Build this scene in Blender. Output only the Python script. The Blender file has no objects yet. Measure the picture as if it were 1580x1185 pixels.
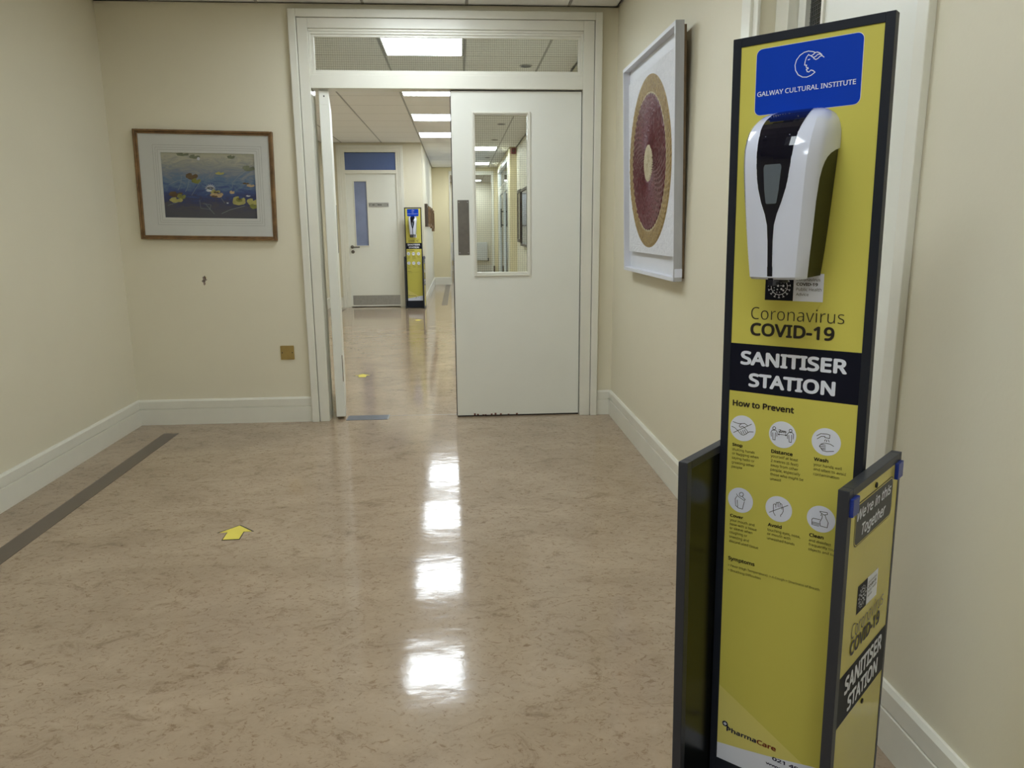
import bpy, math, random
from mathutils import Vector, Matrix
random.seed(7)
C = bpy.context.scene.collection
PI = math.pi

# ---------------------------------------------------------------- camera
F_PX, YAW, PITCH, ROLL = 1156.627, -0.069321, 0.205114, -0.0070505
def cam_axes():
    cy, sy = math.cos(YAW), math.sin(YAW)
    f = Vector((-sy*math.cos(PITCH), cy*math.cos(PITCH), -math.sin(PITCH)))
    r = Vector((cy, sy, 0)); u = r.cross(f)
    c, s = math.cos(ROLL), math.sin(ROLL)
    return c*r + s*u, -s*r + c*u, f
r_, u_, f_ = cam_axes()
cd = bpy.data.cameras.new('camera'); cd.sensor_width = 36.0; cd.sensor_fit = 'HORIZONTAL'
cd.lens = 36.0*F_PX/1580.0; cd.clip_start = 0.02; cd.clip_end = 200
cam = bpy.data.objects.new('camera', cd); C.objects.link(cam)
M4 = Matrix(((r_.x, u_.x, -f_.x, 0.0), (r_.y, u_.y, -f_.y, -4.735293), (r_.z, u_.z, -f_.z, 1.2045102), (0, 0, 0, 1)))
cam.matrix_world = M4
bpy.context.scene.camera = cam

# ---------------------------------------------------------------- world and exposure
sc = bpy.context.scene
sc.view_settings.view_transform = 'Standard'; sc.view_settings.look = 'None'
sc.view_settings.exposure = 1.2; sc.view_settings.gamma = 1.0
sc.view_settings.use_curve_mapping = False
world = bpy.data.worlds.new('daylight'); sc.world = world; world.use_nodes = True
bg = world.node_tree.nodes['Background']; bg.inputs[0].default_value = (0.80, 0.89, 1.0, 1); bg.inputs[1].default_value = .5

# ---------------------------------------------------------------- materials
def new_mat(name):
    m = bpy.data.materials.new(name); m.use_nodes = True
    return m, m.node_tree.nodes, m.node_tree.links, m.node_tree.nodes['Principled BSDF']
def noise(nt, lk, scale, detail=3, rough=.5, dist=0.0, sc3=None, coord='Object'):
    tc = nt.new('ShaderNodeTexCoord'); mp = nt.new('ShaderNodeMapping'); n = nt.new('ShaderNodeTexNoise')
    lk.new(tc.outputs[coord], mp.inputs[0]); lk.new(mp.outputs[0], n.inputs['Vector'])
    if sc3: mp.inputs['Scale'].default_value = sc3
    n.inputs['Scale'].default_value = scale; n.inputs['Detail'].default_value = detail
    n.inputs['Roughness'].default_value = rough; n.inputs['Distortion'].default_value = dist
    return n
def ramp(nt, lk, src, stops):
    r = nt.new('ShaderNodeValToRGB'); e = r.color_ramp.elements
    while len(e) < len(stops): e.new(0.5)
    for i, (p, c) in enumerate(stops):
        e[i].position = p; e[i].color = (*c, 1) if len(c) == 3 else c
    lk.new(src, r.inputs[0]); return r
def paint(name, col, rough=.5, bump=0.0, bscale=300, var=.04, vscale=2.0, metal=0.0, spec=.5, coat=0.0):
    m, nt, lk, b = new_mat(name)
    b.inputs['Roughness'].default_value = rough; b.inputs['Metallic'].default_value = metal
    b.inputs['Specular IOR Level'].default_value = spec; b.inputs['Coat Weight'].default_value = coat
    b.inputs['Coat Roughness'].default_value = .08
    n = noise(nt, lk, vscale, 4, .6)
    lo = tuple(max(0, c*(1-var)) for c in col); hi = tuple(min(1, c*(1+var)) for c in col)
    r = ramp(nt, lk, n.outputs[0], [(.3, lo), (.7, hi)]); lk.new(r.outputs[0], b.inputs['Base Color'])
    if bump > 0:
        n2 = noise(nt, lk, bscale, 2, .5); bp = nt.new('ShaderNodeBump')
        bp.inputs['Strength'].default_value = bump; bp.inputs['Distance'].default_value = .001
        lk.new(n2.outputs[0], bp.inputs['Height']); lk.new(bp.outputs[0], b.inputs['Normal'])
    return m
def emit(name, col, strength):
    m, nt, lk, b = new_mat(name)
    b.inputs['Base Color'].default_value = (.8, .8, .8, 1)
    b.inputs['Emission Color'].default_value = (*col, 1); b.inputs['Emission Strength'].default_value = strength
    return m
def glass(name, tint, rough=.02, refl=1.0):
    m, nt, lk, b = new_mat(name); nt.remove(b)
    out = nt['Material Output']; t = nt.new('ShaderNodeBsdfTransparent'); g = nt.new('ShaderNodeBsdfGlossy')
    fr = nt.new('ShaderNodeFresnel'); mx = nt.new('ShaderNodeMixShader'); fr.inputs[0].default_value = 1.45
    t.inputs[0].default_value = (*tint, 1); g.inputs['Roughness'].default_value = rough
    mu = nt.new('ShaderNodeMath'); mu.operation = 'MULTIPLY'; mu.inputs[1].default_value = refl
    lk.new(fr.outputs[0], mu.inputs[0]); lk.new(mu.outputs[0], mx.inputs[0])
    lk.new(t.outputs[0], mx.inputs[1]); lk.new(g.outputs[0], mx.inputs[2]); lk.new(mx.outputs[0], out.inputs[0])
    return m

def linoleum():
    m, nt, lk, b = new_mat('polished_linoleum')
    n1 = noise(nt, lk, 2.2, 5, .6, .6, (1.0, 1.6, 1))           # broad clouds
    n2 = noise(nt, lk, 7.5, 10, .78, .8, (1.0, 1.35, 1))          # marbling
    n3 = noise(nt, lk, 42, 8, .75, .9, (1, 1.25, 1))             # fine veins
    r1 = ramp(nt, lk, n1.outputs[0], [(.3, (.350, .263, .181)), (.7, (.450, .346, .245))])
    r2 = ramp(nt, lk, n2.outputs[0], [(.32, (.60, .56, .51)), (.45, (.93, .92, .91)), (.62, (1.0, 1.0, 1.0)), (.75, (1.10, 1.08, 1.05))])
    r3 = ramp(nt, lk, n3.outputs[0], [(.36, (.58, .50, .42)), (.46, (.97, .97, .96)), (.62, (1, 1, 1)), (.70, (1.12, 1.10, 1.06))])
    mx = nt.new('ShaderNodeMix'); mx.data_type = 'RGBA'; mx.blend_type = 'MULTIPLY'; mx.inputs[0].default_value = 1
    lk.new(r1.outputs[0], mx.inputs[6]); lk.new(r2.outputs[0], mx.inputs[7])
    mx2 = nt.new('ShaderNodeMix'); mx2.data_type = 'RGBA'; mx2.blend_type = 'MULTIPLY'; mx2.inputs[0].default_value = .8
    lk.new(mx.outputs[2], mx2.inputs[6]); lk.new(r3.outputs[0], mx2.inputs[7])
    lk.new(mx2.outputs[2], b.inputs['Base Color'])
    rr = ramp(nt, lk, n2.outputs[0], [(.3, (.115,)*3), (.7, (.080,)*3)]); lk.new(rr.outputs[0], b.inputs['Roughness'])
    b.inputs['IOR'].default_value = 1.46
    n4 = noise(nt, lk, 6, 2, .5, .3, (1, 1.8, 1)); n5 = noise(nt, lk, 34, 3, .6, .3, (1, 1.5, 1))
    bp = nt.new('ShaderNodeBump'); bp.inputs['Strength'].default_value = .5; bp.inputs['Distance'].default_value = .0014
    bp2 = nt.new('ShaderNodeBump'); bp2.inputs['Strength'].default_value = .45; bp2.inputs['Distance'].default_value = .00030
    lk.new(n4.outputs[0], bp.inputs['Height']); lk.new(n5.outputs[0], bp2.inputs['Height'])
    lk.new(bp.outputs[0], bp2.inputs['Normal']); lk.new(bp2.outputs[0], b.inputs['Normal'])
    return m

def wood(name, dark, light, scale=(1, 1, 1), rough=.45):
    m, nt, lk, b = new_mat(name)
    n = noise(nt, lk, 14, 5, .65, .4, scale)
    r = ramp(nt, lk, n.outputs[0], [(.3, dark), (.7, light)]); lk.new(r.outputs[0], b.inputs['Base Color'])
    b.inputs['Roughness'].default_value = rough
    return m

def tile_mat():
    m, nt, lk, b = new_mat('ceiling_tile_board')
    n = noise(nt, lk, 160, 3, .7); r = ramp(nt, lk, n.outputs[0], [(.35, (.81, .80, .78)), (.6, (.86, .85, .83))])
    lk.new(r.outputs[0], b.inputs['Base Color']); b.inputs['Roughness'].default_value = .9
    bp = nt.new('ShaderNodeBump'); bp.inputs['Strength'].default_value = .3; bp.inputs['Distance'].default_value = .0006
    lk.new(n.outputs[0], bp.inputs['Height']); lk.new(bp.outputs[0], b.inputs['Normal'])
    return m

def watercolour():  # colours lightened to include the grey haze reflected by the picture glass
    m, nt, lk, b = new_mat('watercolour_print')
    tc = nt.new('ShaderNodeTexCoord'); sp = nt.new('ShaderNodeSeparateXYZ'); lk.new(tc.outputs['Generated'], sp.inputs[0])
    n = noise(nt, lk, 7, 7, .7, 2.2, (1, 1, 3.0)); ma = nt.new('ShaderNodeMath'); ma.operation = 'MULTIPLY_ADD'
    ma.inputs[1].default_value = .72; lk.new(n.outputs[0], ma.inputs[0])
    ad = nt.new('ShaderNodeMath'); ad.operation = 'ADD'; ad.inputs[1].default_value = -.36
    lk.new(sp.outputs[2], ad.inputs[0]); lk.new(ad.outputs[0], ma.inputs[2])
    r = ramp(nt, lk, ma.outputs[0], [(.0, (.075, .075, .10)), (.14, (.07, .07, .10)), (.27, (.028, .035, .14)), (.42, (.035, .08, .27)),
                                     (.56, (.12, .21, .36)), (.68, (.25, .29, .35)), (.82, (.38, .38, .35)), (.97, (.56, .55, .42))])
    lk.new(r.outputs[0], b.inputs['Base Color']); b.inputs['Roughness'].default_value = .6
    return m

def impasto(name, c1, c2, scale, strength, dist=.004, rough=.6):
    m, nt, lk, b = new_mat(name)
    n = noise(nt, lk, scale, 5, .7, .8); r = ramp(nt, lk, n.outputs[0], [(.3, c1), (.7, c2)])
    lk.new(r.outputs[0], b.inputs['Base Color']); b.inputs['Roughness'].default_value = rough
    bp = nt.new('ShaderNodeBump'); bp.inputs['Strength'].default_value = strength; bp.inputs['Distance'].default_value = dist
    lk.new(n.outputs[0], bp.inputs['Height']); lk.new(bp.outputs[0], b.inputs['Normal'])
    return m

LAMP = (0.87, 0.95, 1.0)
MT = dict(
    floor=linoleum(), wall=paint('cream_wall_paint', (.76, .71, .555), .55, .25, 90, .025, 1.2),
    wallend=paint('yellow_cream_paint', (.77, .69, .46), .55, .2, 90, .025, 1.2),
    trim=paint('ivory_gloss_paint', (.785, .768, .675), .28, .12, 40, .03, 4.0),
    leaf=paint('ivory_door_paint', (.80, .80, .725), .33, .10, 60, .02, 2.0),
    tile=tile_mat(), tbar=paint('ceiling_grid_metal', (.42, .41, .39), .4), runner=paint('ceiling_runner_shaded', (.34, .33, .31), .4), lampframe=paint('lamp_frame_white', (.75, .75, .75), .4),
    lamp=emit('lamp_diffuser', LAMP, 10.0), lampfoyer=emit('foyer_lamp_diffuser', LAMP, 7.5), glass=glass('wired_pane', (.93, .955, .94)), clear=glass('picture_glass', (.99, .99, .99), .01, .6),
    wire=paint('glazing_wire', (.13, .13, .12), .5), steel=paint('brushed_steel', (.42, .42, .41), .38, .1, 200, .08, 30, .85),
    push=paint('dull_steel_plate', (.17, .155, .135), .45, .1, 200, .10, 20, .6), plate=paint('floor_plate_metal', (.13, .14, .165), .42, .1, 200, .10, 20, .7),
    brass=paint('aged_brass', (.48, .36, .14), .33, .1, 200, .06, 20, .85), black=paint('black_plastic', (.008, .009, .013), .3),
    frame=paint('charcoal_frame', (.010, .013, .022), .45, .05, 300, .05, 2, 0, .3), framegrey=paint('grey_edge_trim', (.032, .035, .045), .40, 0, 1, .04, 2, 0, .35),
    inner=paint('black_sheet', (.005, .006, .003), .25, 0, 1, .04, 2, 0, .3), yellow=paint('yellow_print', (.605, .55, .105), .42, 0, 1, .02, 3, 0, .3),
    yellow2=paint('pale_yellow_print', (.69, .62, .18), .42, 0, 1, .02, 3, 0, .3), ygloss=paint('yellow_gloss_print', (.56, .49, .09), .16, 0, 1, .02, 3),
    blue=paint('blue_print', (.0, .042, .44), .45, 0, 1, .02, 3, 0, .18), navy=paint('navy_print', (.003, .004, .014), .5, 0, 1, .04, 2, 0, .2),
    white=paint('white_print', (.74, .77, .88), .4), ink=paint('black_ink', (.012, .008, .006), .45),
    maroonink=paint('maroon_ink', (.20, .03, .01), .45), navyink=paint('navy_ink', (.01, .012, .05), .45),
    gloss=paint('white_gloss_plastic', (.62, .65, .78), .12, 0, 1, .01, 2, 0, .5, .3), piano=paint('glossy_black', (.002, .002, .008), .06, 0, 1, .02, 2, 0, .3),
    smoke=paint('smoked_olive_plastic', (.010, .010, .003), .35, 0, 1, .04, 2, 0, .12), windowgrey=paint('level_window', (.085, .105, .13), .15),
    bluepl=paint('blue_plastic', (.008, .03, .25), .3), mat=paint('picture_mat', (.78, .78, .74), .8, .05, 200, .02, 5),
    matline=paint('mat_rule', (.33, .32, .28), .8), bevel=paint('mat_bevel', (.80, .80, .76), .7),
    oak=wood('golden_oak', (.11, .055, .018), (.26, .145, .055), (1, 1, 1)), darkwood=wood('dark_frame_wood', (.03, .02, .015), (.08, .05, .03)),
    backing=wood('plywood_backing', (.13, .08, .04), (.22, .14, .07)), greywash=wood('limed_frame', (.34, .34, .35), (.45, .45, .46), (1, 1, .12)),
    water=watercolour(), paper=impasto('textured_white_paper', (.70, .71, .76), (.80, .81, .86), 38, .9, .009), boxwhite=paint('white_box_frame', (.72, .73, .78), .45),
    gold=impasto('gold_relief', (.17, .10, .03), (.42, .29, .10), 60, .9, .006, .42), maroon=impasto('maroon_relief', (.070, .012, .018), (.140, .025, .034), 45, .5, .003, .45),
    cream=impasto('cream_relief', (.42, .36, .22), (.60, .53, .36), 70, .9, .005, .5),
    strip=paint('taupe_inlay', (.105, .078, .060), .28, .1, 80, .08, 6), arrow=paint('yellow_arrow_vinyl', (.78, .66, .10), .35),
    bluefilm=paint('blue_film_pane', (.105, .155, .33), .15, 0, 1, .05, 2), palefilm=paint('frosted_blue_pane', (.23, .27, .42), .25, 0, 1, .12, 3),
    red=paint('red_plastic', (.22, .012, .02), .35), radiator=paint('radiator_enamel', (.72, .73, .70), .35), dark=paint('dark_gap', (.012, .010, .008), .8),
    teal=glass('wired_dark_pane', (.20, .26, .28), .03, 1.2), skyglass=glass('day_glass', (.80, .90, 1.0)),
    padg=paint('lily_green', (.24, .25, .045), .7, 0, 1, .25, 40), pady=paint('lily_yellow', (.50, .46, .14), .7, 0, 1, .25, 40),
    padb=paint('lily_brown', (.13, .075, .03), .7, 0, 1, .3, 40), padp=paint('lily_peach', (.62, .45, .25), .7, 0, 1, .2, 40),
    padgrey=paint('lily_grey', (.19, .21, .13), .7, 0, 1, .2, 40), flower=paint('petal_white', (.72, .74, .80), .7), stem=paint('stem_pale', (.36, .42, .40), .7),
    scuff=paint('scuffed_plaster', (.30, .23, .19), .8), chip=paint('chipped_red_primer', (.16, .05, .035), .7), brown=paint('brown_board', (.10, .06, .03), .5), photo=paint('photo_print', (.30, .24, .16), .6, 0, 1, .5, 14), pale=paint('pale_print_and_glare', (.80, .82, .88), .35, 0, 1, .1, 6),
)

# ---------------------------------------------------------------- mesh builder
class MB:
    def __init__(s): s.v = []; s.f = []; s.m = []
    def box(s, x0, x1, y0, y1, z0, z1, mi=0):
        k = len(s.v)
        s.v += [(x, y, z) for z in (z0, z1) for y in (y0, y1) for x in (x0, x1)]
        for q in ((0, 2, 3, 1), (4, 5, 7, 6), (0, 1, 5, 4), (2, 6, 7, 3), (0, 4, 6, 2), (1, 3, 7, 5)):
            s.f.append(tuple(k+i for i in q)); s.m.append(mi)
        return s
    def poly(s, pts, mi=0):
        k = len(s.v); s.v += [tuple(p) for p in pts]; s.f.append(tuple(range(k, k+len(pts)))); s.m.append(mi); return s
    def prism(s, pts, a, b, axis='z', mi=0):
        """closed outline pts (2D) pushed from a to b along axis"""
        def P(p, t):
            return {'z': (p[0], p[1], t), 'y': (p[0], t, p[1]), 'x': (t, p[0], p[1])}[axis]
        k = len(s.v); n = len(pts)
        s.v += [P(p, a) for p in pts] + [P(p, b) for p in pts]
        s.f.append(tuple(range(k, k+n))[::-1]); s.f.append(tuple(range(k+n, k+2*n))); s.m += [mi, mi]
        for i in range(n):
            j = (i+1) % n; s.f.append((k+i, k+j, k+n+j, k+n+i)); s.m.append(mi)
        return s
    def cyl(s, c, r, a, b, axis='z', n=24, mi=0, r2=None):
        k = len(s.v); r2 = r if r2 is None else r2
        for t, rr in ((a, r), (b, r2)):
            for i in range(n):
                p = (c[0]+rr*math.cos(2*PI*i/n), c[1]+rr*math.sin(2*PI*i/n))
                s.v.append({'z': (p[0], p[1], t), 'y': (p[0], t, p[1]), 'x': (t, p[0], p[1])}[axis])
        s.f.append(tuple(range(k, k+n))[::-1]); s.f.append(tuple(range(k+n, k+2*n))); s.m += [mi, mi]
        for i in range(n):
            j = (i+1) % n; s.f.append((k+i, k+j, k+n+j, k+n+i)); s.m.append(mi)
        return s
    def ribbon(s, pts, w, y, mi=0, cap=True):
        """flat stroke in the x-z plane at depth y, facing -y"""
        for i in range(len(pts)-1):
            a = Vector(pts[i]); b = Vector(pts[i+1]); d = (b-a)
            if d.length < 1e-7: continue
            d.normalize(); n = Vector((-d.y, d.x))*w/2
            e = d*w*.35 if cap else d*0
            q = [a-n-e, b-n+e, b+n+e, a+n-e]
            s.poly([(p.x, y-.00001*(i % 2), p.y) for p in q], mi)
        return s
    def disc(s, c, r, y, mi=0, n=32, ry=None):
        ry = ry or r
        s.poly([(c[0]+r*math.cos(2*PI*i/n), y, c[1]+ry*math.sin(2*PI*i/n)) for i in range(n)], mi); return s
    def frame(s, x0, x1, z0, z1, w, y0, y1, mi=0, wb=None):
        """four mitred-looking bars around x0..x1 / z0..z1"""
        wb = w if wb is None else wb
        s.box(x0, x0+w, y0, y1, z0, z1, mi).box(x1-w, x1, y0, y1, z0, z1, mi)
        s.box(x0+w, x1-w, y0, y1, z1-w, z1, mi).box(x0+w, x1-w, y0, y1, z0, z0+wb, mi); return s
    def build(s, name, mats, parent=None, smooth=False, bevel=0, seg=2, loc=None, rotz=None):
        me = bpy.data.meshes.new(name); me.from_pydata(s.v, [], s.f)
        if not isinstance(mats, (list, tuple)): mats = [mats]
        for m in mats: me.materials.append(MT[m] if isinstance(m, str) else m)
        if len(mats) > 1: me.polygons.foreach_set('material_index', s.m)
        if smooth: me.polygons.foreach_set('use_smooth', [True]*len(me.polygons))
        me.update()
        o = bpy.data.objects.new(name, me); C.objects.link(o)
        if parent: o.parent = parent
        if loc: o.location = loc
        if rotz is not None: o.rotation_euler = (0, 0, rotz)
        if bevel:
            b = o.modifiers.new('bevel', 'BEVEL'); b.width = bevel; b.segments = seg; b.limit_method = 'ANGLE'
            b.harden_normals = False
        return o
def rrect(x0, x1, z0, z1, r, n=5):
    out = []
    for cx, cz, a in ((x1-r, z1-r, 0), (x0+r, z1-r, 90), (x0+r, z0+r, 180), (x1-r, z0+r, 270)):
        for i in range(n+1):
            t = math.radians(a+90*i/n); out.append((cx+r*math.cos(t), cz+r*math.sin(t)))
    return out
def flat(pts, y): return [(p[0], y, p[1]) for p in pts][::-1]

def tag(o, label, cat, group=None, kind=None):
    if label: o['label'] = label
    if cat: o['category'] = cat
    if group: o['group'] = group
    if kind: o['kind'] = kind
    return o
def thing(name, label, cat, loc=(0, 0, 0), rotz=0, group=None, kind=None):
    o = bpy.data.objects.new(name, None); C.objects.link(o); o.empty_display_size = .1
    o.location = loc; o.rotation_euler = (0, 0, rotz)
    return tag(o, label, cat, group, kind)
def struct(o, label, cat): return tag(o, label, cat, None, 'structure')
def copy_tree(o, parent=None):
    c = o.copy(); C.objects.link(c)
    if parent: c.parent = parent
    for ch in list(o.children): copy_tree(ch, c)
    return c

# ---------------------------------------------------------------- lettering (Blender's own font turned into flat mesh)
import os
FONT = None
try:
    _p = os.path.join(bpy.utils.system_resource('DATAFILES'), 'fonts', 'NotoSansHebrew-Regular.woff2')
    if os.path.exists(_p): FONT = bpy.data.fonts.load(_p)
except Exception: FONT = None
_fc = {}
# style: outline offset, slant, material, stroke thickening (em)
STY = {'W': (0, 0, 'white', .012), 'B': (0, 0, 'ink', .030), 'R': (0, 0, 'ink', .004), 'L': (-.009, 0, 'ink', 0), 'WB': (0, 0, 'white', .036),
       'WI': (0, .25, 'white', .020), 'N': (0, 0, 'navyink', .030), 'M': (0, 0, 'maroonink', .030)}
def glyphs(text, off, shear):
    key = (text, off, shear)
    if key in _fc: return _fc[key]
    cu = bpy.data.curves.new('lettering', 'FONT'); cu.body = text; cu.offset = off; cu.shear = shear
    if FONT: cu.font = FONT
    cu.resolution_u = 3; cu.fill_mode = 'FRONT'
    ob = bpy.data.objects.new('lettering', cu); me = bpy.data.meshes.new_from_object(ob)
    V = [tuple(v.co) for v in me.vertices]; Fc = [tuple(p.vertices) for p in me.polygons]
    bpy.data.objects.remove(ob); bpy.data.curves.remove(cu); bpy.data.meshes.remove(me)
    _fc[key] = (V, Fc); return _fc[key]
CAPH = max(v[1] for v in glyphs('H', 0, 0)[0])
def lettering(lines, y, parent, name='lettering', label=None):
    """lines: (text, x0, x1, baseline z, cap height, style)"""
    b = MB(); mats = []
    for t in lines:
        text, x0, x1, z, h, st = t[:6]; off, sh, mat, th = STY[st]
        V, Fc = glyphs(text, off, sh)
        if not V: continue
        a = min(v[0] for v in V)-th; c = max(v[0] for v in V)+th; sx = (x1-x0)/(c-a); sz = h/(CAPH+2*th)
        if mat not in mats: mats.append(mat)
        mi = mats.index(mat)
        dirs = [(0, 0)] if th < .006 else [(math.cos(i*PI/4), math.sin(i*PI/4)) for i in range(8)]+[(0, 0)]
        for n, (dx, dz) in enumerate(dirs):
            k = len(b.v)
            b.v += [(x0+(v[0]+dx*th-a)*sx, y-n*.000012, z+(v[1]+dz*th+th)*sz) for v in V]
            for f in Fc: b.f.append(tuple(k+i for i in f)); b.m.append(mi)
    o = b.build(name, mats, parent)
    if label: o['label'] = label
    return o
def flat(pts, y): return [(p[0], y, p[1]) for p in pts]

# ---------------------------------------------------------------- the setting
H = 2.4814; XL = -2.029; XR = .98; YF = .015; YB = .12
CAMY = -6.6
fl = MB().box(-2.3, 1.75, CAMY-.2, 17.4, -.12, 0).build('floor', 'floor')
struct(fl, 'polished beige marbled linoleum floor running through the doorway into the hall', 'floor')
MB().prism([(-1.80, -.215), (-1.80, -6.5), (-1.712, -6.5), (-1.712, -.215)], -.002, .0015).build('inlay_strip', 'strip', fl)
MB().box(-1.83, -1.74, 6.0, 6.93, -.002, .0015).build('inlay_strip', 'strip', fl)
MB().box(-.285, -.19, 7.33, 11.75, -.002, .0015).build('inlay_strip', 'strip', fl)
MB().box(-.47, .80, .098, .102, -.001, .0006).build('floor_seam', 'tbar', fl)

wf = MB().box(XL-.2, -.93, YF, YB, 0, H+.1).box(.86, XR+.2, YF, YB, 0, H+.1).box(-.93, .86, YF, YB, 2.42, H+.1).build('wall_front', 'wall')
struct(wf, 'cream end wall around the white double doorway', 'wall')
sc1 = MB()
for cx, cz, rx, rz, mi in ((-1.556, .912, .010, .020, 0), (-1.563, .898, .011, .008, 0), (-1.558, .884, .007, .010, 0), (-1.549, .920, .006, .009, 1), (-1.543, .906, .004, .004, 0)):
    rnd = random.Random(int(cx*-9999)); sc1.poly([(cx+rx*(.7+.5*rnd.random())*math.cos(i*PI/5), YF-.0007, cz+rz*(.7+.5*rnd.random())*math.sin(i*PI/5)) for i in range(10)], mi)
sc1.build('scuff_mark', ['scuff', 'padp'], wf)
def lwall(name, label, *boxes, mat='wall'):
    b = MB()
    for q in boxes: b.box(*q)
    return struct(b.build(name, mat), label, 'wall')
lwall('wall_left', 'cream side wall left of the foyer floor beside the dark inlay strip', (XL-.2, XL, CAMY, YF, 0, H+.1))
wr = lwall('wall_right', 'cream side wall carrying the framed circular artwork', (XR, XR+.25, CAMY, -3.105, 0, H+.1), (XR, XR+.25, -2.205, YF, 0, H+.1), (XR, XR+.25, -3.105, -2.205, 2.06, H+.1))
lwall('wall_back', 'cream wall closing the foyer on the near side', (XL-.2, XR+.25, CAMY-.2, CAMY, 0, H+.1))
lwall('wall_left', 'cream hall side wall behind the open door leaf', (XL-.2, XL, YB, 7.19, 0, H+.1))
lwall('wall_right', 'cream hall side wall with two framed pictures seen through the door glass', (XR, XR+.25, YB, 7.9, 0, H+.1))
lwall('wall_far', 'cream wall around the far flush door at the hall end', (XL-.2, -1.745, 7.19, 7.34, 0, H+.1), (-.855, -.53, 7.19, 7.34, 0, H+.1), (-1.745, -.855, 7.19, 7.34, 2.385, H+.1), (XL-.2, -.7, 7.36, 7.5, 0, H+.1))
lwall('wall_left', 'cream corridor wall hung with a row of small wooden frames', (-.7, -.53, 7.34, 11.9, 0, H+.1))
lwall('wall_right', 'narrow yellow-cream pier beside the glazed corridor screen', (.865, XR+.25, 7.9, 8.15, 0, H+.1), (.865, XR+.25, 11.2, 11.9, 0, H+.1), (.865, XR+.25, 8.15, 11.2, 2.37, H+.1), mat='wallend')
lwall('wall_far', 'cream wall stub where the corridor narrows before the lobby', (-.7, -.17, 11.9, 12.02, 0, H+.1), (.79, XR+.25, 11.9, 12.02, 0, H+.1), (-.17, .79, 11.9, 12.02, 2.40, H+.1), mat='wallend')
lwall('wall_back', 'bright cream lobby wall behind the white radiator', (-1.8, 1.8, 17.2, 17.4, 0, H+.1), (-1.8, -1.6, 12.02, 17.2, 0, H+.1), (1.6, 1.8, 12.02, 17.2, 0, H+.1), (-1.8, -.7, 11.9, 12.02, 0, H+.1), (1.2, 1.8, 11.9, 12.02, 0, H+.1))

# baseboards: two-step profile with a recessed line
PRF = [(0, 0), (.015, 0), (.015, .100), (.009, .1015), (.009, .1045), (.0135, .106), (.0135, .150), (.007, .161), (0, .161)]
def bb(name, label, axis, wallv, sign, a, b):
    pts = [(wallv+sign*d, z) for d, z in PRF]
    struct(MB().prism(pts, a, b, axis).build(name, 'trim'), label, 'baseboard')
bb('baseboard_front', 'ivory two-step baseboard left of the double doorway', 'x', YF, -1, XL, -.951)
bb('baseboard_front', 'short ivory baseboard between doorway and right corner', 'x', YF, -1, .882, XR)
bb('baseboard_left', 'ivory baseboard along the left foyer wall', 'y', XL, 1, CAMY, YF)
bb('baseboard_right', 'ivory baseboard running under the framed circular artwork', 'y', XR, -1, -2.095, YF)
bb('baseboard_right', 'ivory baseboard behind the near sanitiser stand', 'y', XR, -1, CAMY, -3.156)
bb('baseboard_left', 'ivory baseboard on the hall side wall behind the open leaf', 'y', XL, 1, YB, 7.19)
bb('baseboard_right', 'ivory baseboard along the hall wall beyond the closed leaf', 'y', XR, -1, YB, 7.9)
bb('baseboard_far', 'short ivory baseboard left of the far flush door', 'x', 7.19, -1, XL, -1.805)
bb('baseboard_far', 'short ivory baseboard behind the far sanitiser stand', 'x', 7.19, -1, -.807, -.53)
bb('baseboard_left', 'ivory baseboard under the row of small wooden frames', 'y', -.53, 1, 7.19, 11.9)
bb('baseboard_far', 'ivory baseboard on the stub wall at the corridor end', 'x', 11.9, -1, -.53, -.17)
bb('baseboard_back', 'ivory baseboard below the lobby radiator', 'x', 17.2, -1, -1.6, 1.6)

# ceiling: slab, individual boards, grid
ce = MB().box(-2.3, 1.8, CAMY-.2, 17.4, H+.03, H+.12).build('ceiling', 'tile')
struct(ce, 'suspended ceiling of pale square boards over foyer and hall', 'ceiling')
XC = [XL, -1.721, -1.121, -.521, .079, .679, XR]
yr = [YF-.0]; y = -.42
while y > CAMY: yr.append(y); y -= .585
yr.append(CAMY); yr = yr[::-1]
YR2 = [YB, .165, .75, 1.335, 1.92, 2.505, 3.09, 3.675, 4.26, 4.845, 5.40, 5.95, 6.535, 7.19, 7.77, 8.355, 8.94, 9.525, 10.11, 10.69, 11.275, 11.9]
LIGHTS = [(3, .75, 1.335, 'ceiling light seen through the wired transom pane, nearest beyond the doors'),
          (3, 2.505, 3.09, 'ceiling light cut by the transom bar, topmost in the open doorway'),
          (3, 4.26, 4.845, 'middle ceiling light seen in the open doorway'),
          (3, 5.95, 6.535, 'lowest ceiling light seen in the open doorway, before the corridor wall'),
          (4, 7.77, 8.355, 'largest ceiling light seen in the door vision panel, beside the red sounder'),
          (4, 10.69, 11.275, 'second ceiling light seen in the door vision panel, before the lobby screen'),
          (4, 13.6, 14.18, 'ceiling light just inside the lobby'), (4, 16.2, 16.78, 'ceiling light above the lobby radiator'),
          (3, -1.005, -.42, 'foyer ceiling light just before the double doors'), (3, -2.76, -2.175, 'foyer ceiling light above the floor arrow'),
          (3, -4.515, -3.93, 'foyer ceiling light above the near sanitiser stand'), (3, -6.27, -5.685, 'rearmost foyer ceiling light')]
_tm = {}
grid = MB(); runner = MB()
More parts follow.
